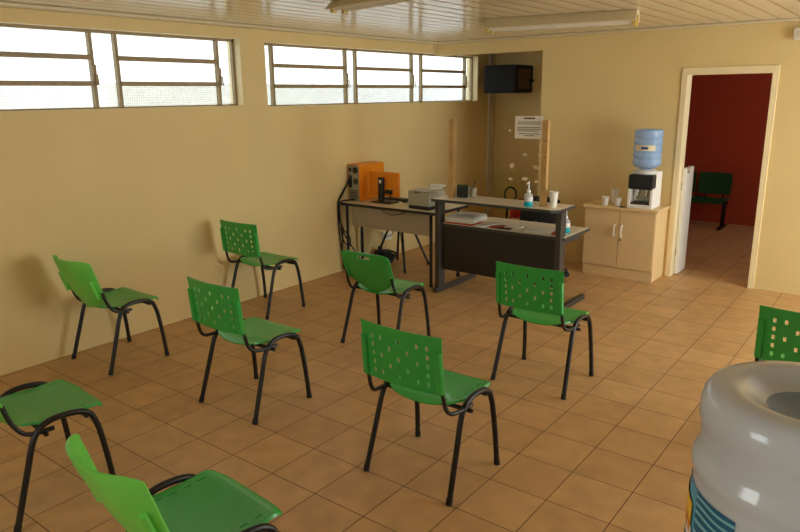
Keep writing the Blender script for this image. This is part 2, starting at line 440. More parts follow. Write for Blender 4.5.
def lin(a, b, n): return [a+(b-a)*i/n for i in range(n+1)]
def make_seat(t, m):
    us = sorted(set([round(x, 4) for x in lin(-1, 1, 10)]+[-0.825, 0.825, -0.97, 0.97]))
    vs = sorted(set([round(x, 4) for x in lin(0, 1, 14)]+[0.25, 0.33, 0.40, 0.48, 0.55, 0.63, 0.70, 0.78]))
    def fn(u, v):
        w = 0.228 - 0.05*max(0, (0.30-v)/0.30)**1.6 - 0.02*max(0, (v-0.85)/0.15)**2
        y = -0.145+0.415*v
        y += 0.03*abs(u)**3*max(0, 1-v*3)              # rounded rear edge
        y -= 0.02*abs(u)**4*max(0, (v-0.7)/0.3)
        z = 0.474 + 0.010*(u*u-0.5) - 0.012*math.sin(PI*v)
        z -= 0.030*max(0, (v-0.86)/0.14)**2
        z -= 0.022*max(0, (0.16-v)/0.16)**2*(1-0.6*u*u)
        if abs(u) > 0.98: z -= 0.012
        return (u*w, y, z)
    def holes(u, v): return 0.80 < abs(u) < 0.825 and any(a < v < b for a, b in ((0.25, 0.33), (0.40, 0.48), (0.55, 0.63), (0.70, 0.78)))
    b = new(); sheet(b, us, vs, fn, holes, 0.009)
    obj('seat', b, m, t, 50)

def perforated_chair(m):
    t = thing('chair', '', 'chair', group=G)
    chair_frame(t, [(0.245, 0.0, 0.437), (0.242, -0.11, 0.440), (0.234, -0.175, 0.452), (0.228, -0.208, 0.49), (0.224, -0.226, 0.56), (0.221, -0.238, 0.62)])
    make_seat(t, m)
    cols = [-0.162+0.054*k for k in range(7)]; rows = [0.608+0.046*k for k in range(5)]
    hw, hh = 0.0076, 0.012
    us = sorted(set([-0.238, -0.232, -0.2, 0.2, 0.232, 0.238]+[round(c+s*hw, 5) for c in cols for s in (-1, 1)]))
    vs = sorted(set([0.562, 0.567, 0.585, 0.83, 0.851, 0.857]+[round(r+s*hh, 5) for r in rows for s in (-1, 1)]))
    hs = {(c, r) for c in range(7) for r in range(5) if c in (0, 6) or (c % 2 == 0 and r % 2 == 1) or (c % 2 == 1 and r % 2 == 0)}
    def fn(u, v):
        y = -0.232-0.030*(v-0.565)/0.29 - 0.026*(1-(u/0.238)**2)
        z = v - (0.006*(abs(u)/0.238)**10 if v < 0.6 else 0)
        x = u*(1-0.015*(1-(v-0.565)/0.29))
        return (x, y, z)
    def holes(u, v): return any(abs(u-cols[c]) < hw*.5 and abs(v-rows[r]) < hh*.5 for c, r in hs)
    b = new(); sheet(b, us, vs, fn, holes, 0.006)
    for s in (-1, 1):                               # moulded sleeves that hold the uprights
        tube(b, [(s*0.221, -0.240, 0.575), (s*0.219, -0.258, 0.785)], 0.019, 8)
    obj('backrest', b, m, t, 35)
    return t

def solid_chair(m, bulge, ztop, slot, w=0.237, corner=-0.24):
    t = thing('chair', '', 'chair', group=G)
    chair_frame(t, [(0.245, 0.0, 0.432), (0.242, -0.08, 0.433), (0.236, -0.125, 0.447), (0.230, -0.158, 0.49), (0.226, -0.178, 0.54), (0.222, -0.192, 0.60)])
    make_seat(t, M['green'])
    us = sorted(set([round(x, 4) for x in lin(-1, 1, 24)]+[-0.97, 0.97]))
    vs = sorted(set(lin(0, 1, 16)+[0.84, 0.92, 0.98]))
    zb = 0.450
    def fn(u, v):
        ww = w*(1-0.52*max(0, (0.42-v)/0.42)**1.7) - 0.006*max(0, (v-0.9)/0.1)**2
        z = zb+(ztop-zb)*v
        z += 0.03*u*u*max(0, 1-v*2.5)               # rounded bottom edge
        yc = corner+0.115*(1-v)**1.25               # leans back towards the top
        y = yc - bulge*(1-abs(u)**2.6)*(0.45+0.55*v)
        z -= 0.022*abs(u)**9*max(0, (v-0.75)/0.25)      # softened top corners
        return (u*ww, y, z)
    def holes(u, v): return slot and abs(u) < 0.22 and 0.84 < v < 0.92
    b = new(); sheet(b, us, vs, fn, holes, 0.008)
    for s in (-1, 1): tube(b, [(s*0.206, corner+0.072-0.30*bulge, 0.555), (s*0.206, corner+0.030-0.34*bulge, 0.70)], 0.015, 8)
    obj('backrest', b, m, t, 45)
    return t

pc = perforated_chair(M['green'])
perf = [
 ((3.190, -0.090), 0.0, 'green perforated-back chair in the middle foreground, nearest of its kind to camera'),
 ((1.790, -0.093), 0.0, 'green perforated-back chair left of centre, between wall chairs and middle foreground chair'),
 ((0.345, 1.285), 0.02, 'green perforated-back chair standing close to the left wall, casting a shadow on it'),
 ((3.142, 1.322), 0.0, 'green perforated-back chair standing in front of the dark reception counter'),
 ((4.712, 1.265), 0.0, 'green perforated-back chair cut by the right edge, behind the water jug'),
]
for i, (p, r, l) in enumerate(perf):
    o = pc if i == 0 else copy_tree(pc)
    o.location = (p[0], p[1], 0); o.rotation_euler.z = r; o['label'] = l
o = solid_chair(M['green'], 0.018, 0.778, True)
o.location = (1.808, 1.250, 0); o['label'] = 'green solid-back chair with hand slot, in front of the side desk'
sc_ = solid_chair(M['lime'], 0.098, 0.840, False, 0.236, -0.258)
sol = [
 ((3.13, -1.51), -0.08, 'bright green solid-back chair at the bottom edge, nearest the camera'),
 ((0.372, -0.205), 0.0, 'bright green solid-back chair pushed near the left wall, under the first window'),
 ((1.74, -1.42), -0.08, 'green solid-back chair cut off by the left edge of the photo'),
]
for i, (p, r, l) in enumerate(sol):
    o = sc_ if i == 0 else copy_tree(sc_)
    o.location = (p[0], p[1], 0); o.rotation_euler.z = r; o['label'] = l

# green bench in the red room
t = thing('bench', 'dark green two-seat bench against the red wall beyond the doorway', 'bench', (2.42, 7.80, 0))
for k in (0, 1):
    cx = -0.245+0.49*k
    b = new(); sheet(b, lin(-1, 1, 8), lin(0, 1, 8), lambda u, v: (cx+u*0.225, -0.30+0.40*v, 0.405+0.008*u*u-0.03*max(0, (0.2-v)/0.2)**2), None, 0.012); obj('seat', b, M['dark_green'], t, 50)
    b = new(); sheet(b, lin(-1, 1, 8), lin(0, 1, 8), lambda u, v: (cx+u*0.225, 0.115+0.045*v-0.02*u*u, 0.455+0.31*v-0.012*u**6*v), None, 0.012); obj('backrest', b, M['dark_green'], t, 50)
    for s in (-0.12, 0.12): obj('back_bracket', tb([(cx+s, -0.05, 0.385), (cx+s, 0.12, 0.40), (cx+s, 0.16, 0.60)], 0.012, 8, 3), M['black_metal'], t)
obj('beam', bx(-0.49, 0.49, -0.11, -0.06, 0.34, 0.39), M['black_metal'], t, 0)
for s in (-0.42, 0.44):
    lg = obj('leg', bx(s-0.025, s+0.025, -0.105, -0.065, 0.03, 0.34), M['black_metal'], t, 0)
    obj('foot', bx(s-0.025, s+0.025, -0.28, 0.12, 0.0, 0.03, 0.005), M['black_metal'], lg, 0)

# ------------------------------------------------------------------ reception counter
t = thing('reception_counter', 'dark grey reception counter with raised shelf above a grey work surface', 'counter', (0, 0, 0))
for x in (1.325, 2.590):
    cl = obj('column', bx(x, x+0.055, 2.645, 2.745, 0.045, 0.925, 0.006), M['desk_grey'], t, 0)
    obj('foot', bx(x+0.002, x+0.053, 2.60, 3.36 if x < 2 else 3.27, 0.0, 0.048, 0.008), M['desk_grey'], cl, 0)
    obj('bracket', bx(x+0.012, x+0.042, 2.745, 3.12, 0.625, 0.672, 0.004), M['desk_grey'], cl, 0)
sp = new(); prism(sp, [(1.33, 2.60), (2.56, 2.60), (2.615, 2.65), (2.615, 2.97), (1.33, 2.97)], 0.930, 0.948, 'Z')
u_ = obj('upper_shelf', sp, M['desk_top'], t, 0)
sp = new(); prism(sp, [(1.320, 2.59), (2.565, 2.59), (2.625, 2.643), (2.625, 2.98), (1.320, 2.98)], 0.920, 0.9445, 'Z'); obj('edge_band', sp, M['desk_grey'], u_, 0)
w_ = obj('work_surface', bx(1.385, 2.66, 2.685, 3.23, 0.682, 0.702, 0.003), M['desk_top'], t, 0)
obj('edge_band', bx(1.382, 2.667, 2.678, 3.238, 0.672, 0.6985, 0.003), M['desk_grey'], w_, 0)
obj('front_panel', bx(1.38, 2.59, 2.69, 2.708, 0.235, 0.672), M['desk_panel'], t, 0)

# side desk along the left wall
t = thing('side_desk', 'grey topped side desk with black edges running from left wall to counter', 'desk', (0, 0, 0))
tp = obj('desktop', bx(0.03, 1.262, 2.735, 3.345, 0.758, 0.782, 0.002), M['desk_top'], t, 0)
obj('edge_band', bx(0.015, 1.272, 2.72, 3.36, 0.752, 0.7795, 0.004), M['black_plastic'], tp, 0)
obj('modesty_panel', bx(0.15, 1.20, 2.76, 2.776, 0.53, 0.752), M['modesty'], t, 0)
for x in (0.075, 1.20):
    for y in (2.76, 3.0 if x < 0.5 else 3.27):
        lg = obj('leg', tb([(x, y, 0.012), (x, y, 0.752)], 0.017, 10), M['black_metal'], t)
        obj('foot_cap', tb([(x, y, 0), (x, y, 0.03)], 0.02, 10), M['black_rubber'], lg)

# acrylic screen
t = thing('protective_screen', 'clear acrylic screen between two wooden posts on the counter shelf', 'screen', (0, 0, 0))
YS = 2.745
for x in (1.432, 2.392):
    p = obj('post', bx(x, x+0.056, YS-0.022, YS+0.022, 0.948, 1.692, 0.003), M['wood'], t, 0)
    for z in (1.12, 1.26, 1.38, 1.52):
        obj('screw', tb([(x+0.038, YS-0.0215, z), (x+0.038, YS-0.027, z)], 0.006, 8), M['screw'], p)
sc2 = obj('acrylic_panel', bx(1.488, 2.392, YS-0.002, YS+0.002, 0.965, 1.70), M['acrylic'], t, 0)
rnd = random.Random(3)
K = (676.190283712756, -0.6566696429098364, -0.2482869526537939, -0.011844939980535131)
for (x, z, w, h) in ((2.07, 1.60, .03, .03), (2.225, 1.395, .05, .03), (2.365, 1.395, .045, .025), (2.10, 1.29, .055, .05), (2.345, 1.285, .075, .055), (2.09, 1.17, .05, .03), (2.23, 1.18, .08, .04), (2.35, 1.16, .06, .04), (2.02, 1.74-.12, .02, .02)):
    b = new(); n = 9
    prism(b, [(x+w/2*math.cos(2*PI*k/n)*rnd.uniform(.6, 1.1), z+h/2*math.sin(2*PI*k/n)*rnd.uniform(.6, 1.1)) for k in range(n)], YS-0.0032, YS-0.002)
    obj('pale_reflection', b, M['reflection_tone'], sc2, 0)  # pale blobs stand in for window reflections on the acrylic
t = thing('notice', 'white printed notice sheet taped to the acrylic screen', 'notice', (2.258, YS-0.003, 1.63))
obj('sheet', bx(-0.137, 0.137, -0.0012, 0, -0.097, 0.097), M['paper'], t, 0)
obj('heading', bx(-0.055, 0.055, -0.0018, -0.0012, 0.072, 0.084), M['ink'], t, 0)
rr = random.Random(5)
for z, a, c in ((0.046, -.11, .11), (0.03, -.11, .115), (0.0, -.115, .11), (-0.015, -.115, .115), (-0.03, -.115, .09), (-0.055, -.1, .1), (-0.07, -.05, .05)):
    obj('text_line', bx(a, c, -0.0018, -0.0012, z-0.0028, z+0.0028), M['ink'], t, 0)

# ------------------------------------------------------------------ things on the side desk
ZD = 0.782
t = thing('computer_tower', 'orange computer tower with its grey rear turned to camera on the side desk', 'computer', (0.095, 2.865, ZD))
obj('case', bx(-0.08, 0.075, 0.0, 0.42, 0.008, 0.395, 0.004), M['grey_metal'], t, 0)
obj('side_panel', bx(0.075, 0.082, -0.004, 0.425, 0.006, 0.398, 0.002), M['orange'], t, 0)
obj('top_panel', bx(-0.082, 0.082, -0.004, 0.425, 0.395, 0.401, 0.002), M['orange'], t, 0)
obj('side_panel', bx(-0.086, -0.08, -0.004, 0.425, 0.006, 0.398, 0.002), M['orange'], t, 0)
b = new(); box(b, -0.07, 0.065, -0.006, 0, 0.30, 0.385, 0.002); obj('power_supply', b, M['grey_metal'], t, 0)
b = new(); lathe(b, [(0.0, 0), (0.036, 0), (0.036, 0.006), (0.03, 0.008), (0.0, 0.008)], 20)
bmesh.ops.rotate(b, verts=b.verts, matrix=Matrix.Rotation(PI/2, 3, 'X')); bmesh.ops.translate(b, verts=b.verts, vec=(0.025, -0.004, 0.342)); obj('fan', b, M['black_plastic'], t)
obj('power_socket', bx(-0.062, -0.03, -0.012, -0.004, 0.325, 0.365, 0.002), M['black_plastic'], t, 0)
b = new(); lathe(b, [(0.0, 0), (0.034, 0), (0.034, 0.006), (0.0, 0.008)], 20)
bmesh.ops.rotate(b, verts=b.verts, matrix=Matrix.Rotation(PI/2, 3, 'X')); bmesh.ops.translate(b, verts=b.verts, vec=(0.025, 0.0, 0.22)); obj('fan', b, M['desk_grey'], t)
b = new()
box(b, -0.066, -0.03, -0.006, 0, 0.15, 0.28, 0.002)
for z in (0.16, 0.185, 0.21, 0.235, 0.26): box(b, -0.062, -0.036, -0.012, -0.006, z, z+0.012)
obj('port_panel', b, M['black_plastic'], t, 0)
b = new()
for z in (0.03, 0.05, 0.07, 0.09, 0.11): box(b, -0.06, 0.05, -0.004, 0, z, z+0.01)
obj('slot_cover', b, M['desk_grey'], t, 0)
b = new()
for x in (-0.06, 0.06):
    for y in (0.05, 0.37): box(b, x-0.012, x+0.012, y-0.012, y+0.012, 0, 0.009)
obj('foot', b, M['black_rubber'], t, 0)

t = thing('monitor', 'orange backed computer monitor on black stand, seen from behind', 'monitor', (0.43, 2.97, ZD), 0.0)
obj('rear_cover', bx(-0.205, 0.215, -0.012, 0.012, 0.07, 0.335, 0.008), M['orange'], t, 0)
obj('screen', bx(-0.198, 0.208, 0.012, 0.018, 0.08, 0.328), M['black_plastic'], t, 0)
st = obj('stand', bx(-0.045, 0.022, -0.05, -0.013, 0.0, 0.275, 0.006), M['black_plastic'], t, 0)
obj('sticker', bx(-0.026, 0.006, -0.052, -0.05, 0.215, 0.25), M['paper'], st, 0)
b = new(); box(b, -0.13, 0.13, -0.075, 0.10, 0.0, 0.014, 0.005); obj('base', b, M['black_plastic'], t, 0)
obj('cable', tb([(0.06, -0.014, 0.13), (0.10, -0.03, 0.11), (0.12, -0.03, 0.06), (0.09, -0.04, 0.02), (0.0, -0.06, 0.016)], 0.005, 8, 4), M['black_rubber'], t)
obj('port_block', bx(0.03, 0.13, -0.022, -0.012, 0.10, 0.145, 0.003), M['black_plastic'], t, 0)

t = thing('printer', 'grey desktop printer on the side desk beside the counter column', 'printer', (0.88, 2.80, ZD), -0.04)
obj('body', bx(0.0, 0.27, 0.0, 0.28, 0.035, 0.178, 0.012), M['printer'], t, 0)
obj('base', bx(0.006, 0.264, 0.008, 0.27, 0.0, 0.036, 0.003), M['black_plastic'], t, 0)
obj('lid', bx(0.004, 0.266, 0.004, 0.24, 0.178, 0.190, 0.005), M['printer'], t, 0)
obj('rear_tray', bx(0.10, 0.26, 0.245, 0.257, 0.178, 0.235, 0.003), M['clear_plastic'], t, 0)
b = new(); prism(b, [(0.20, 0.19), (0.206, 0.19), (0.31, 0.225), (0.306, 0.23)], 0.12, 0.26, 'X'); obj('paper', b, M['paper'], t, 0)
b = new()
for k in range(6): box(b, 0.09+0.012*k, 0.095+0.012*k, -0.002, 0.0, 0.165, 0.18)
obj('vent', b, M['desk_grey'], t, 0)
obj('port_cover', bx(0.06, 0.225, -0.004, 0.0, 0.06, 0.14, 0.002), M['printer'], t, 0)

t = thing('computer_mouse', 'small black computer mouse on the side desk beside the monitor', 'mouse', (0.60, 3.13, ZD), 0.5)
b = new(); bmesh.ops.create_uvsphere(b, u_segments=16, v_segments=10, radius=1)
bmesh.ops.scale(b, verts=b.verts, vec=(0.034, 0.056, 0.032)); bmesh.ops.translate(b, verts=b.verts, vec=(0, 0, 0.004))
for v in b.verts:
    if v.co.z < 0: v.co.z = 0
obj('shell', b, M['black_plastic'], t)
obj('wheel', tb([(-0.004, 0.032, 0.029), (0.004, 0.032, 0.029)], 0.006, 8), M['grey_metal'], t)

t = thing('keyboard', 'dark keyboard lying flat on the side desk behind the monitor', 'keyboard', (0.43, 3.20, ZD))
obj('tray', bx(-0.16, 0.16, -0.055, 0.055, 0.0, 0.014, 0.003), M['black_plastic'], t, 0)
b = new()
for r in range(5):
    for k in range(14): box(b, -0.152+0.0218*k, -0.134+0.0218*k, -0.049+0.02*r, -0.032+0.02*r, 0.014, 0.019)
obj('keys', b, M['desk_grey'], t, 0)

# cables by the desk end
t = thing('cable_bundle', 'black cables hanging down behind the side desk end beside the left wall', 'cables', (0.0, 0.0, 0.0))
for k, pts in enumerate((
    [(0.05, 2.885, 1.12), (0.03, 2.84, 1.0), (0.02, 2.75, 0.86), (0.008, 2.69, 0.78), (0.012, 2.68, 0.6), (0.02, 2.70, 0.30), (0.04, 2.72, 0.02)],
    [(0.04, 2.885, 1.02), (0.015, 2.80, 0.93), (0.006, 2.695, 0.80), (0.02, 2.685, 0.68), (0.05, 2.70, 0.42), (0.035, 2.70, 0.22), (0.07, 2.74, 0.012)],
    [(0.03, 2.69, 0.795), (0.035, 2.684, 0.72), (0.055, 2.69, 0.52), (0.13, 2.73, 0.40), (0.10, 2.75, 0.30), (0.04, 2.72, 0.36), (0.03, 2.70, 0.50), (0.02, 2.69, 0.74)],
    [(0.10, 2.87, 0.80), (0.05, 2.72, 0.80), (0.02, 2.685, 0.75), (0.04, 2.70, 0.5), (0.12, 2.80, 0.25), (0.22, 2.9, 0.05), (0.32, 3.02, 0.012)])):
    obj('cable', tb(pts, 0.0075, 8, 5), M['black_rubber'], t)
tag(obj('hanging_cable', tb([(0.60, 2.695, 0.765), (0.66, 2.693, 0.735), (0.74, 2.693, 0.715), (0.84, 2.694, 0.73), (0.93, 2.695, 0.76)], 0.004, 8, 5), M['black_rubber']), 'thin dark cable sagging along the front edge of the side desk', 'cable')

# floor clutter under the side desk
t = thing('power_adapter_pile', 'heap of black power leads and a transformer under the side desk', 'cables', (0.13, 3.30, 0)); t.scale = (0.85, 0.85, 1.0)
obj('transformer', bx(-0.09, 0.10, -0.08, 0.07, 0.0, 0.15, 0.02), M['black_plastic'], t, 30)
for k in range(5):
    pts = []
    for j in range(10):
        a = 2*PI*j/9+k; R = 0.10+0.012*k
        pts.append((0.05+R*math.cos(a)*1.15, 0.0+R*math.sin(a)*0.8, 0.03+0.022*k+0.01*math.sin(2*a+k)))
    obj('lead', tb(pts, 0.013, 8, 4), M['black_rubber'], t)
obj('plug', bx(-0.05, 0.0, -0.05, 0.0, 0.15, 0.20, 0.008), M['black_plastic'], t, 30)
t = thing('power_strip', 'white power strip fixed on left wall under side desk', 'power strip', (0.0, 3.50, 0.27))
obj('housing', bx(0.001, 0.04, -0.05, 0.10, -0.05, 0.05, 0.006), M['white'], t, 30)
b = new()
for y in (-0.02, 0.025, 0.07): tube(b, [(0.04, y, 0.0), (0.043, y, 0.0)], 0.016, 12)
obj('outlet', b, M['grey_metal'], t)
obj('cable', tb([(0.03, 0.09, -0.01), (0.06, 0.16, 0.10), (0.05, 0.24, 0.02), (0.06, 0.26, -0.15), (0.10, 0.22, -0.262)], 0.005, 8, 5), M['black_rubber'], t)

# stool behind the side desk
t = thing('stool', 'black stool with splayed legs tucked under the grey side desk', 'stool', (0.41, 3.285, 0))
obj('seat', lt([(0.0, 0.44), (0.15, 0.44), (0.165, 0.452), (0.165, 0.472), (0.15, 0.485), (0.0, 0.488)], 28), M['black_plastic'], t)
for sx, sy in ((1, -1), (1, 1), (-1, -1), (-1, 1)):
    lg = obj('leg', tb([(0.23*sx, 0.23*sy, 0.008), (0.10*sx, 0.10*sy, 0.44)], 0.014, 10), M['black_metal'], t)
    obj('foot_cap', tb([(0.232*sx, 0.232*sy, 0), (0.223*sx, 0.223*sy, 0.03)], 0.017, 10), M['black_rubber'], lg)

# ------------------------------------------------------------------ things on the counter
ZU = 0.948; ZL = 0.702
def sanitizer(loc, label, s=1.0, rz=0.0):
    t = thing('hand_sanitizer', label, 'hand sanitizer', loc, rz, 'hand sanitizer bottles')
    obj('gel', lt([(0.0, 0.0), (0.034, 0.0), (0.039, 0.006), (0.039, 0.046), (0.0, 0.046)], 24), M['teal_gel'], t)
    obj('bottle', lt([(0.0, 0.0465), (0.038, 0.0465), (0.038, 0.09), (0.034, 0.108), (0.016, 0.124), (0.014, 0.130), (0.0, 0.130)], 24), M['clear_plastic'], t)
    obj('label', lt([(0.0385, 0.05), (0.0385, 0.088)], 20, a0=-2.6, a1=-0.4), M['paper'], t)
    p = obj('pump', lt([(0.0, 0.128), (0.016, 0.128), (0.016, 0.148), (0.007, 0.152), (0.005, 0.20), (0.0045, 0.225), (0.0, 0.225)], 16), M['pump'], t)
    b = new(); tube(b, [(0.004, 0, 0.205), (-0.018, 0, 0.207), (-0.03, 0, 0.198)], 0.0045, 8, 3); obj('nozzle', b, M['pump'], p)
    t.scale = (s, s, s); return t
sanitizer((2.315, 2.665, ZU), 'clear sanitizer pump bottle with turquoise gel on the raised counter shelf', 1.0, 1.2)
sanitizer((2.565, 2.92, ZL), 'clear sanitizer bottle with turquoise gel on the lower work surface', 1.0, 0.6)

def cup(name, loc, h, r0, r1, label, grp):
    t = tag(obj(name, lt([(0.0, 0.0), (r0, 0.0), (r1, h), (r1+0.002, h+0.002), (r1-0.002, h+0.001), (r0-0.002, 0.004), (0.0, 0.004)], 24), M['cup']), label, 'cup', grp)
    t.location = loc; return t
cup('plastic_cup', (2.51, 2.76, ZU), 0.135, 0.026, 0.040, 'tall white cup standing on the raised counter shelf', None)

t = thing('desk_calendar', 'small dark desk calendar tilted on left end of the counter shelf', 'calendar', (1.545, 2.80, ZU), 0.45)
b = new(); prism(b, [(-0.035, 0.0), (-0.031, 0.0), (0.004, 0.125), (0.0, 0.125)], -0.055, 0.055, 'X'); obj('face', b, M['black_plastic'], t, 0)
b = new(); prism(b, [(0.05, 0.0), (0.054, 0.0), (0.006, 0.125), (0.002, 0.125)], -0.055, 0.055, 'X'); obj('back_card', b, M['paper'], t, 0)
obj('foot_card', bx(-0.055, 0.055, -0.035, 0.054, 0.0, 0.002), M['paper'], t, 0)
t = tag(obj('pen_holder', lt([(0.0, 0.0), (0.033, 0.0), (0.036, 0.09), (0.033, 0.09), (0.030, 0.004), (0.0, 0.004)], 20), M['grey_metal']), 'light grey pen cup behind the desk calendar', 'pen holder'); t.location = (1.60, 2.90, ZU)
t = tag(obj('pen', tb([(1.595, 2.895, ZU+0.006), (1.615, 2.918, ZU+0.165)], 0.006, 8), M['black_plastic']), 'dark pen standing upright in the light grey pen cup', 'pen')

# papers on the work surface
def sheets(name, x, y, z, w, d, h, rz, m, label, cat, grp=None, n=1, jit=0.006):
    b = new(); r = random.Random(int(x*1000+y*100))
    for k in range(n):
        dx, dy = r.uniform(-jit, jit), r.uniform(-jit, jit)
        box(b, -w/2+dx, w/2+dx, -d/2+dy, d/2+dy, h*k/n, h*(k+0.9)/n)
    o = obj(name, b, m, smooth=0); o.location = (x, y, z); o.rotation_euler.z = rz
    return tag(o, label, cat, grp)
sheets('red_folder', 1.565, 2.80, ZL, 0.30, 0.20, 0.018, 0.03, M['red_card'], 'red folder under the paper stack at counter left', 'folder')
sheets('paper_stack', 1.57, 2.84, ZL+0.0185, 0.30, 0.27, 0.055, 0.06, M['paper'], 'tall untidy stack of white papers on the left of the work surface', 'papers', None, 9, 0.022)
o = sheets('paper_fan', 1.835, 2.80, ZL, 0.10, 0.24, 0.02, -0.35, M['paper'], 'white papers leaning beside the tall stack on the work surface', 'papers', None, 3, 0.02)
sheets('red_booklet', 1.94, 2.79, ZL, 0.10, 0.14, 0.012, -0.1, M['red_card'], 'small red booklet right of the paper stack', 'booklet')
sheets('white_notepad', 2.07, 2.86, ZL, 0.15, 0.13, 0.010, 0.1, M['paper'], 'white notepad in the middle of the work surface', 'notepad')
t = thing('telephone', 'black mobile phone lying next to the white notepad', 'phone', (2.04, 2.745, ZL), 0.05)
obj('body', bx(-0.065, 0.065, -0.03, 0.03, 0.0, 0.010, 0.003), M['black_plastic'], t, 0)
obj('display', bx(-0.058, 0.058, -0.026, 0.026, 0.010, 0.0108), M['rack_glass'], t, 0)
sheets('white_form', 2.36, 2.85, ZL, 0.26, 0.18, 0.012, 0.12, M['paper'], 'white forms lying at right end of the work surface', 'papers', None, 3, 0.01)
sheets('red_card', 2.515, 2.80, ZL, 0.05, 0.12, 0.012, 0.3, M['red_card'], 'narrow red card at the right edge of white forms', 'card')

# ------------------------------------------------------------------ black office chair behind the counter
t = thing('office_chair', 'black office chair behind the reception counter', 'office chair', (1.96, 3.78, 0), PI)
b = new(); sheet(b, lin(-1, 1, 10), lin(0, 1, 10), lambda u, v: (u*0.225*(1-0.10*(2*v-1)**4), 0.20-0.05*v-0.04*u*u, 0.52+0.37*v-0.03*abs(u)**5*v), None, 0.055); obj('backrest', b, M['black_fabric'], t, 60)
b = new(); sheet(b, lin(-1, 1, 10), lin(0, 1, 8), lambda u, v: (u*0.235, -0.25+0.44*v, 0.45+0.01*u*u-0.02*(2*v-1)**6), None, 0.06); obj('seat', b, M['black_fabric'], t, 60)
obj('back_arm', tb([(0, 0.05, 0.37), (0, 0.24, 0.40), (0, 0.255, 0.50), (0, 0.24, 0.65)], 0.02, 8, 4), M['black_metal'], t)
obj('gas_lift', tb([(0, 0, 0.08), (0, 0, 0.40)], 0.028, 14), M['black_metal'], t)
for k in range(5):
    a = 2*PI*k/5+1.25; c, s = math.cos(a), math.sin(a)
    lg = obj('base_arm', tb([(0, 0, 0.11), (0.25*c, 0.25*s, 0.075)], 0.018, 8), M['black_plastic'], t)
    obj('caster', tb([(0.25*c-0.022*s, 0.25*s+0.022*c, 0.028), (0.25*c+0.022*s, 0.25*s-0.022*c, 0.028)], 0.028, 14), M['black_rubber'], lg)
    obj('caster_stem', tb([(0.25*c, 0.25*s, 0.03), (0.25*c, 0.25*s, 0.08)], 0.008, 8), M['black_metal'], lg)

# ------------------------------------------------------------------ fire extinguisher in the alcove
t = thing('fire_extinguisher', 'red fire extinguisher with black hose standing in the alcove', 'fire extinguisher', (0.85, 5.22, 0))
obj('cylinder', lt([(0.0, 0.0), (0.07, 0.0), (0.078, 0.01), (0.078, 0.40), (0.065, 0.455), (0.03, 0.49), (0.022, 0.50), (0.0, 0.50)], 28), M['red'], t)
obj('label', lt([(0.0785, 0.16), (0.0785, 0.33)], 16, a0=-1.9, a1=-0.3), M['label_cream'], t)
v = obj('valve', lt([(0.0, 0.498), (0.022, 0.498), (0.022, 0.545), (0.0, 0.55)], 16), M['steel'], t)
b = new(); tube(b, [(0.0, 0, 0.545), (0.05, 0.0, 0.575), (0.13, 0.0, 0.575)], 0.010, 8); tube(b, [(0.0, 0, 0.53), (0.06, 0.0, 0.545), (0.12, 0.0, 0.53)], 0.008, 8); obj('handle', b, M['red'], v)
obj('hose', tb([(-0.015, -0.01, 0.53), (-0.07, -0.02, 0.52), (-0.135, -0.03, 0.56), (-0.15, -0.03, 0.65), (-0.09, -0.03, 0.72), (-0.01, -0.03, 0.70), (0.02, -0.04, 0.62), (-0.02, -0.06, 0.54), (-0.085, -0.075, 0.46), (-0.10, -0.06, 0.30)], 0.013, 10, 5), M['black_rubber'], t)

# ------------------------------------------------------------------ wall rack and conduit
t = thing('network_rack', 'black wall mounted equipment cabinet high in the alcove corner', 'cabinet', (0.0, 0.0, 0.0))
X0, X1, Y0, Y1, Z0, Z1 = 0.115, 0.575, 5.585, 6.080, 1.925, 2.29
obj('body', bx(X0, X1, Y0, Y1, Z0, Z1, 0.006), M['rack_black'], t, 0)
obj('side_vent', bx(0.33, 0.40, Y0-0.004, Y0, 2.02, 2.09, 0.001), M['rack_black'], t, 0)
dr = obj('door', bx(X1, X1+0.022, Y0+0.004, Y1-0.006, Z0+0.008, Z1-0.008, 0.003), M['rack_black'], t, 0)
obj('door_glass', bx(X1+0.0215, X1+0.025, Y0+0.06, Y1-0.06, Z0+0.055, Z1-0.055), M['rack_glass'], dr, 0)
obj('lock', tb([(X1+0.02, Y1-0.035, 2.09), (X1+0.055, Y1-0.035, 2.09)], 0.018, 12), M['black_plastic'], dr)
b = new(); box(b, 0.0, 0.030, 5.885, 5.925, 0.10, H-0.002, 0.004); o = tag(obj('cable_conduit', b, M['pvc_pipe'], None, 0), 'grey conduit running up the left wall behind the black cabinet', 'conduit')
b = new(); box(b, 0.0, 0.022, 5.985, 6.015, 0.10, H-0.002, 0.003); o = tag(obj('cable_conduit', b, M['pvc_pipe'], None, 0), 'narrow grey conduit in alcove corner, right of the wider conduit', 'conduit')

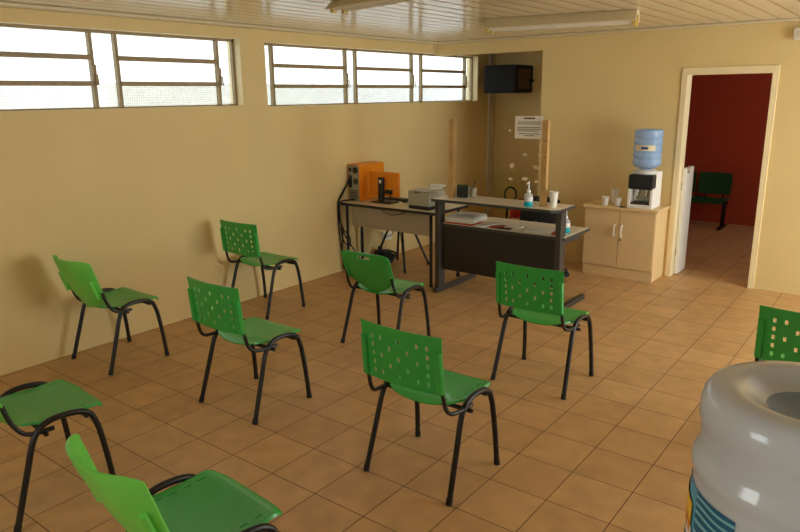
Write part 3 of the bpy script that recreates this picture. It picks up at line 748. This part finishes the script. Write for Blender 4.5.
# ------------------------------------------------------------------ cream cabinet
t = thing('cabinet', 'low cream two-door cabinet against the back wall beside the doorway', 'cabinet', (0, 0, 0))
cx0, cx1, cy0, cy1 = 2.225, 2.975, 4.185, 4.565
obj('body', bx(cx0, cx1, cy0+0.018, cy1, 0.10, 0.734), M['cabinet'], t, 0)
obj('plinth', bx(cx0+0.004, cx1-0.0, cy0+0.012, cy1, 0.0, 0.10), M['cabinet'], t, 0)
obj('top', bx(cx0-0.012, cx1+0.025, cy0-0.035, cy1, 0.734, 0.762, 0.004), M['cabinet'], t, 0)
mid = (cx0+cx1)/2
for s, a, c in ((-1, cx0+0.002, mid-0.0025), (1, mid+0.0025, cx1-0.002)):
    dd = obj('door', bx(a, c, cy0-0.001, cy0+0.017, 0.115, 0.730, 0.002), M['cabinet'], t, 0)
    hx = mid+s*0.038
    obj('handle', tb([(hx, cy0-0.001, 0.45), (hx, cy0-0.028, 0.465), (hx, cy0-0.034, 0.51), (hx, cy0-0.028, 0.555), (hx, cy0-0.001, 0.57)], 0.007, 8, 4), M['white'], dd)
    if s > 0: obj('lock', tb([(mid+0.022, cy0-0.001, 0.415), (mid+0.022, cy0-0.006, 0.415)], 0.010, 12), M['screw'], dd)

# ------------------------------------------------------------------ water dispenser on the cabinet
ZC = 0.762
t = thing('water_dispenser', 'white and black countertop water dispenser on the cream cabinet', 'water dispenser', (2.800, 4.30, ZC)); t.scale = (1.2, 1.0, 1.42)
b = new(); box(b, -0.105, 0.105, -0.03, 0.15, 0.0, 0.26, 0.01); box(b, -0.105, 0.105, -0.13, -0.02, 0.0, 0.03, 0.006); box(b, -0.105, -0.082, -0.13, -0.02, 0.02, 0.15, 0.004); box(b, 0.082, 0.105, -0.13, -0.02, 0.02, 0.15, 0.004)
obj('body', b, M['white'], t, 0)
obj('front_panel', bx(-0.103, 0.103, -0.145, -0.03, 0.14, 0.245, 0.012), M['black_plastic'], t, 0)
obj('top_cover', lt([(0.0, 0.245), (0.10, 0.245), (0.10, 0.262), (0.07, 0.275), (0.05, 0.278), (0.0, 0.278)], 28, 0, 0.02), M['white'], t)
for x in (-0.038, 0.038):
    b = new(); tube(b, [(x, -0.075, 0.14), (x, -0.075, 0.115)], 0.012, 10); tube(b, [(x, -0.085, 0.112), (x, -0.09, 0.09)], 0.007, 8); obj('tap', b, M['white'], t)
obj('rear_panel', bx(-0.08, 0.08, -0.034, -0.029, 0.03, 0.14), M['steel'], t, 0)
dt = obj('drip_tray', bx(-0.078, 0.078, -0.125, -0.032, 0.03, 0.042, 0.002), M['desk_grey'], t, 0)
b = new()
for k in range(7): box(b, -0.066+0.02*k, -0.060+0.02*k, -0.118, -0.04, 0.042, 0.045)
obj('grille', b, M['black_plastic'], dt, 0)

def bottle_profile(R, h):
    # inverted jug: neck at the bottom, ribbed body, recessed base on top
    return [(0.0, 0.0), (0.026, 0.0), (0.028, 0.02), (0.03, 0.045), (0.05, 0.06), (R*0.80, 0.085), (R*0.97, 0.11), (R, 0.13)]
t = thing('water_bottle', 'blue upturned water bottle standing on the countertop dispenser', 'water bottle', (2.800, 4.31, ZC+0.395))
R = 0.138
pr = [(0.0, 0.0), (0.045, 0.0), (0.06, 0.008), (R*0.80, 0.022), (R*0.97, 0.045), (R, 0.065)]
z = 0.065
for k in range(4):
    pr += [(R, z+0.022), (R*0.955, z+0.032), (R*0.955, z+0.042), (R, z+0.052)]; z += 0.068
pr += [(R, z+0.03), (R*0.985, z+0.05), (R*0.90, z+0.06), (R*0.55, z+0.058), (R*0.45, z+0.04), (0.0, z+0.038)]
obj('bottle', lt(pr, 36), M['water_blue'], t)
lb = obj('label', lt([(R+0.001, 0.190), (R+0.001, 0.245)], 20, a0=-2.25, a1=-0.75), M['label_cream'], t)
obj('print', lt([(R+0.0018, 0.205), (R+0.0018, 0.230)], 12, a0=-1.75, a1=-1.25), M['blue_label'], lb)
gc = 'plastic cups on the cream cabinet'
cup('plastic_cup', (2.425, 4.225, ZC), 0.088, 0.027, 0.040, 'leftmost white plastic cup on the cream cabinet top', gc)
cup('plastic_cup', (2.470, 4.37, ZC), 0.155, 0.030, 0.042, 'tallest stack of white cups on the cabinet, behind two short ones', gc)
cup('plastic_cup', (2.560, 4.225, ZC), 0.088, 0.027, 0.040, 'white plastic cup on the cabinet nearest the dispenser', gc)
t = tag(obj('bottle_cap', lt([(0.0, 0.0), (0.026, 0.0), (0.026, 0.01), (0.0, 0.012)], 18), M['desk_panel']), 'small dark cap lying on the cabinet top before the cups', 'cap'); t.location = (2.63, 4.175, ZC)

# ------------------------------------------------------------------ big jug in the foreground on its dispenser
JX, JY, JT = 4.966, -1.795, 1.553
t = thing('water_jug', 'large clear grey-blue water jug in the right foreground', 'water jug', (JX, JY, JT-0.47))
R = 0.131
pr = [(0.0, 0.0), (0.026, 0.0), (0.028, 0.03), (0.032, 0.05), (0.06, 0.065), (R*0.80, 0.095), (R*0.97, 0.125), (R, 0.145), (R, 0.20),
      (R*0.992, 0.29), (R*0.992, 0.342), (R*1.0, 0.349), (R*1.018, 0.355), (R*1.022, 0.361), (R*1.015, 0.368), (R*0.975, 0.377), (R*0.962, 0.388), (R*0.960, 0.402), (R*0.968, 0.414),
      (R*0.992, 0.424), (R*0.990, 0.440), (R*0.965, 0.455), (R*0.92, 0.464), (R*0.86, 0.468), (R*0.72, 0.4695), (R*0.66, 0.4680), (R*0.61, 0.465), (R*0.54, 0.459), (R*0.46, 0.452), (R*0.40, 0.448)]
pr2 = [(R*0.40, 0.448), (R*0.30, 0.443), (R*0.2, 0.440), (0.0, 0.438)]
b = new(); lathe(b, pr, 64)
obj('body', b, M['jug'], t, 60)
obj('recessed_base', lt(pr2, 64), M['jug_dark'], t, 60)
cam_az = math.atan2(-2.7294+1.80, 5.0315-JX)
def az(deg): return cam_az - math.radians(deg)       # degrees to the left of the face towards the camera
lab = obj('label', lt([(R*1.0+0.0008, 0.10+0.045), (R*1.0+0.0008, 0.20), (R*0.992+0.0008, 0.29), (R*0.992+0.0008, 0.330)], 30, a0=az(140), a1=az(58)), M['label_sky'], t)
obj('wave_print', lt([(R+0.0012, 0.145), (R+0.0012, 0.20), (R*0.992+0.0012, 0.29), (R*0.992+0.0012, 0.330)], 24, a0=az(60), a1=az(28)), M['waves'], lab)
def band(z0, z1, a, c, m, name, off=0.0018, slope=0.0):
    b = new(); n = 14; P0 = []; P1 = []
    for k in range(n+1):
        d = a+(c-a)*k/n; th = az(d); rr = R*0.995+off+0.0006; dz = slope*(k/n)
        P0.append(b.verts.new((rr*math.cos(th), rr*math.sin(th), z0+dz))); P1.append(b.verts.new((rr*math.cos(th), rr*math.sin(th), z1+dz)))
    for k in range(n): b.faces.new((P0[k], P0[k+1], P1[k+1], P1[k]))
    obj(name, b, m, lab)
band(0.280, 0.314, 110, 64, M['logo_yellow'], 'logo_band', slope=-0.01)
band(0.258, 0.280, 110, 62, M['paper'], 'logo_panel', slope=-0.01)
band(0.238, 0.256, 112, 60, M['logo_green'], 'logo_stripe', slope=-0.012)
band(0.212, 0.236, 112, 63, M['logo_red'], 'logo_stripe', slope=-0.012)
for k in range(5): band(0.261, 0.277, 66+5.5*k+1.5, 66+5.5*k-1.5, M['logo_orange'], 'lettering', 0.0024, 0.0)

t = thing('water_cooler', 'white floor standing water cooler under the foreground jug', 'water cooler', (JX, JY, 0))
ZK = JT-0.47
obj('body', bx(-0.16, 0.16, -0.16, 0.16, 0.02, ZK-0.03, 0.02), M['white'], t, 30)
obj('collar', lt([(0.0, ZK-0.032), (0.14, ZK-0.032), (0.14, ZK-0.012), (0.11, ZK-0.001), (0.0, ZK-0.001)], 36), M['white'], t)
for x in (-0.06, 0.06): obj('tap', tb([(x, 0.155, 0.80), (x, 0.20, 0.80), (x, 0.205, 0.76)], 0.012, 10), M['blue_label'], t)
obj('drip_tray', bx(-0.12, 0.12, 0.158, 0.24, 0.60, 0.625, 0.004), M['desk_grey'], t, 0)
obj('base', bx(-0.15, 0.15, -0.15, 0.15, 0.0, 0.022), M['black_plastic'], t, 0)

# ------------------------------------------------------------------ ceiling fixtures
def fixture(loc, rz, label, deep):
    t = thing('fluorescent_light', label, 'ceiling light', loc, rz, 'fluorescent ceiling lights')
    b = new(); prism(b, [(-0.05, 0.0), (0.05, 0.0), (0.10, -0.045), (0.094, -0.05), (0.045, -0.018), (-0.045, -0.018), (-0.094, -0.05), (-0.10, -0.045)], -0.62, 0.62, 'X')
    obj('reflector', b, M['fixture'], t, 0)
    for s in (-0.045, 0.045):
        obj('tube', tb([(-0.585, s, -0.045), (0.585, s, -0.045)], 0.0135, 12), M['tube_glass'], t)
    for x in (-0.60, 0.60):
        for s in (-0.045, 0.045): obj('lamp_holder', bx(x-0.016, x+0.016, s-0.016, s+0.016, -0.066, -0.012, 0.003), M['bakelite'], t, 0)
    t.scale = (1, 1.0+0.1*deep, 1.0+0.7*deep)
    return t
f1 = fixture((2.29, 0.79, H-0.001), -0.24, 'white twin-tube ceiling light cut by the top edge of the photo', 0.1)
f2 = fixture((2.50, 2.73, H-0.001), 0.19, 'white twin-tube ceiling light before the back wall, above the counter', 1)

t = thing('white_wall_box', 'small unidentified white box high on the back wall at the right edge', 'wall box', (4.06, YB, 2.41))  # unidentified white box, not known to be a lamp
obj('housing', bx(-0.11, 0.11, -0.06, -0.001, -0.05, 0.05, 0.008), M['white'], t, 30)
obj('lens', bx(-0.09, 0.09, -0.066, -0.06, -0.035, 0.02, 0.004), M['tube_glass'], t, 30)  # plain pale strip on the front of the box

# ------------------------------------------------------------------ light
w = bpy.data.worlds.new('sky'); scene.world = w; w.use_nodes = True
bg = w.node_tree.nodes['Background']; bg.inputs['Color'].default_value = (0.95, 1.0, 1.0, 1); bg.inputs['Strength'].default_value = 4.0

def portal(name, loc, rot, sx, sy):
    l = bpy.data.lights.new(name, 'AREA'); l.shape = 'RECTANGLE'; l.size = sx; l.size_y = sy; l.cycles.is_portal = True
    o = bpy.data.objects.new(name, l); C.objects.link(o); o.location = loc; o.rotation_euler = rot
def portal_x(name, x, W, sgn):
    portal(name, (x, (W[0]+W[1])/2, (W[2]+W[3])/2), (PI/2, 0, -PI/2*sgn), W[1]-W[0], W[3]-W[2])
portal_x('daylight_left', -0.17, W1, 1); portal_x('daylight_left', -0.17, W2, 1)
portal_x('daylight_right', XR+0.17, W3, -1); portal_x('daylight_right', XR+0.17, W4, -1)
portal_x('added_daylight_annex', 5.49, W_ADDED, -1)
portal('daylight_front', ((WF[0]+WF[1])/2, YF-0.17, (WF[2]+WF[3])/2), (PI/2, 0, 0), WF[1]-WF[0], WF[3]-WF[2])
# an area light emits along its local -Z; turn every portal inwards
for o in C.objects:
    if o.type == 'LIGHT':
        c = Vector((3.4, 5.9, 1.4) if o.name.startswith('added_daylight_annex') else (3.4, 0.5, 1.4)); n = Vector((0, 0, -1)); n.rotate(o.rotation_euler)
        if (c-o.location).dot(n) < 0: o.rotation_euler.rotate_axis('X', PI)

# ------------------------------------------------------------------ camera
F, yaw, pitch, roll = K
fw = Vector((math.sin(yaw)*math.cos(pitch), math.cos(yaw)*math.cos(pitch), math.sin(pitch)))
rt = Vector((math.cos(yaw), -math.sin(yaw), 0)); up = rt.cross(fw)
r2 = rt*math.cos(roll)+up*math.sin(roll); u2 = -rt*math.sin(roll)+up*math.cos(roll)
cam = bpy.data.cameras.new('camera'); co = bpy.data.objects.new('camera', cam); C.objects.link(co)
mm = Matrix((r2, u2, -fw)).transposed().to_4x4(); mm.translation = Vector((5.0315, -2.7294, 1.9217))
co.matrix_world = mm
cam.sensor_fit = 'HORIZONTAL'; cam.sensor_width = 36; cam.lens = F/800*36; cam.clip_start = 0.05
scene.camera = co

vs = scene.view_settings
vs.view_transform = 'Standard'; vs.look = 'None'; vs.exposure = 1.28; vs.gamma = 1.0; vs.use_curve_mapping = False
scene.cycles.use_denoising = True
scene.cycles.max_bounces = 12; scene.cycles.diffuse_bounces = 6; scene.cycles.transparent_max_bounces = 16
scene.cycles.sample_clamp_indirect = 8
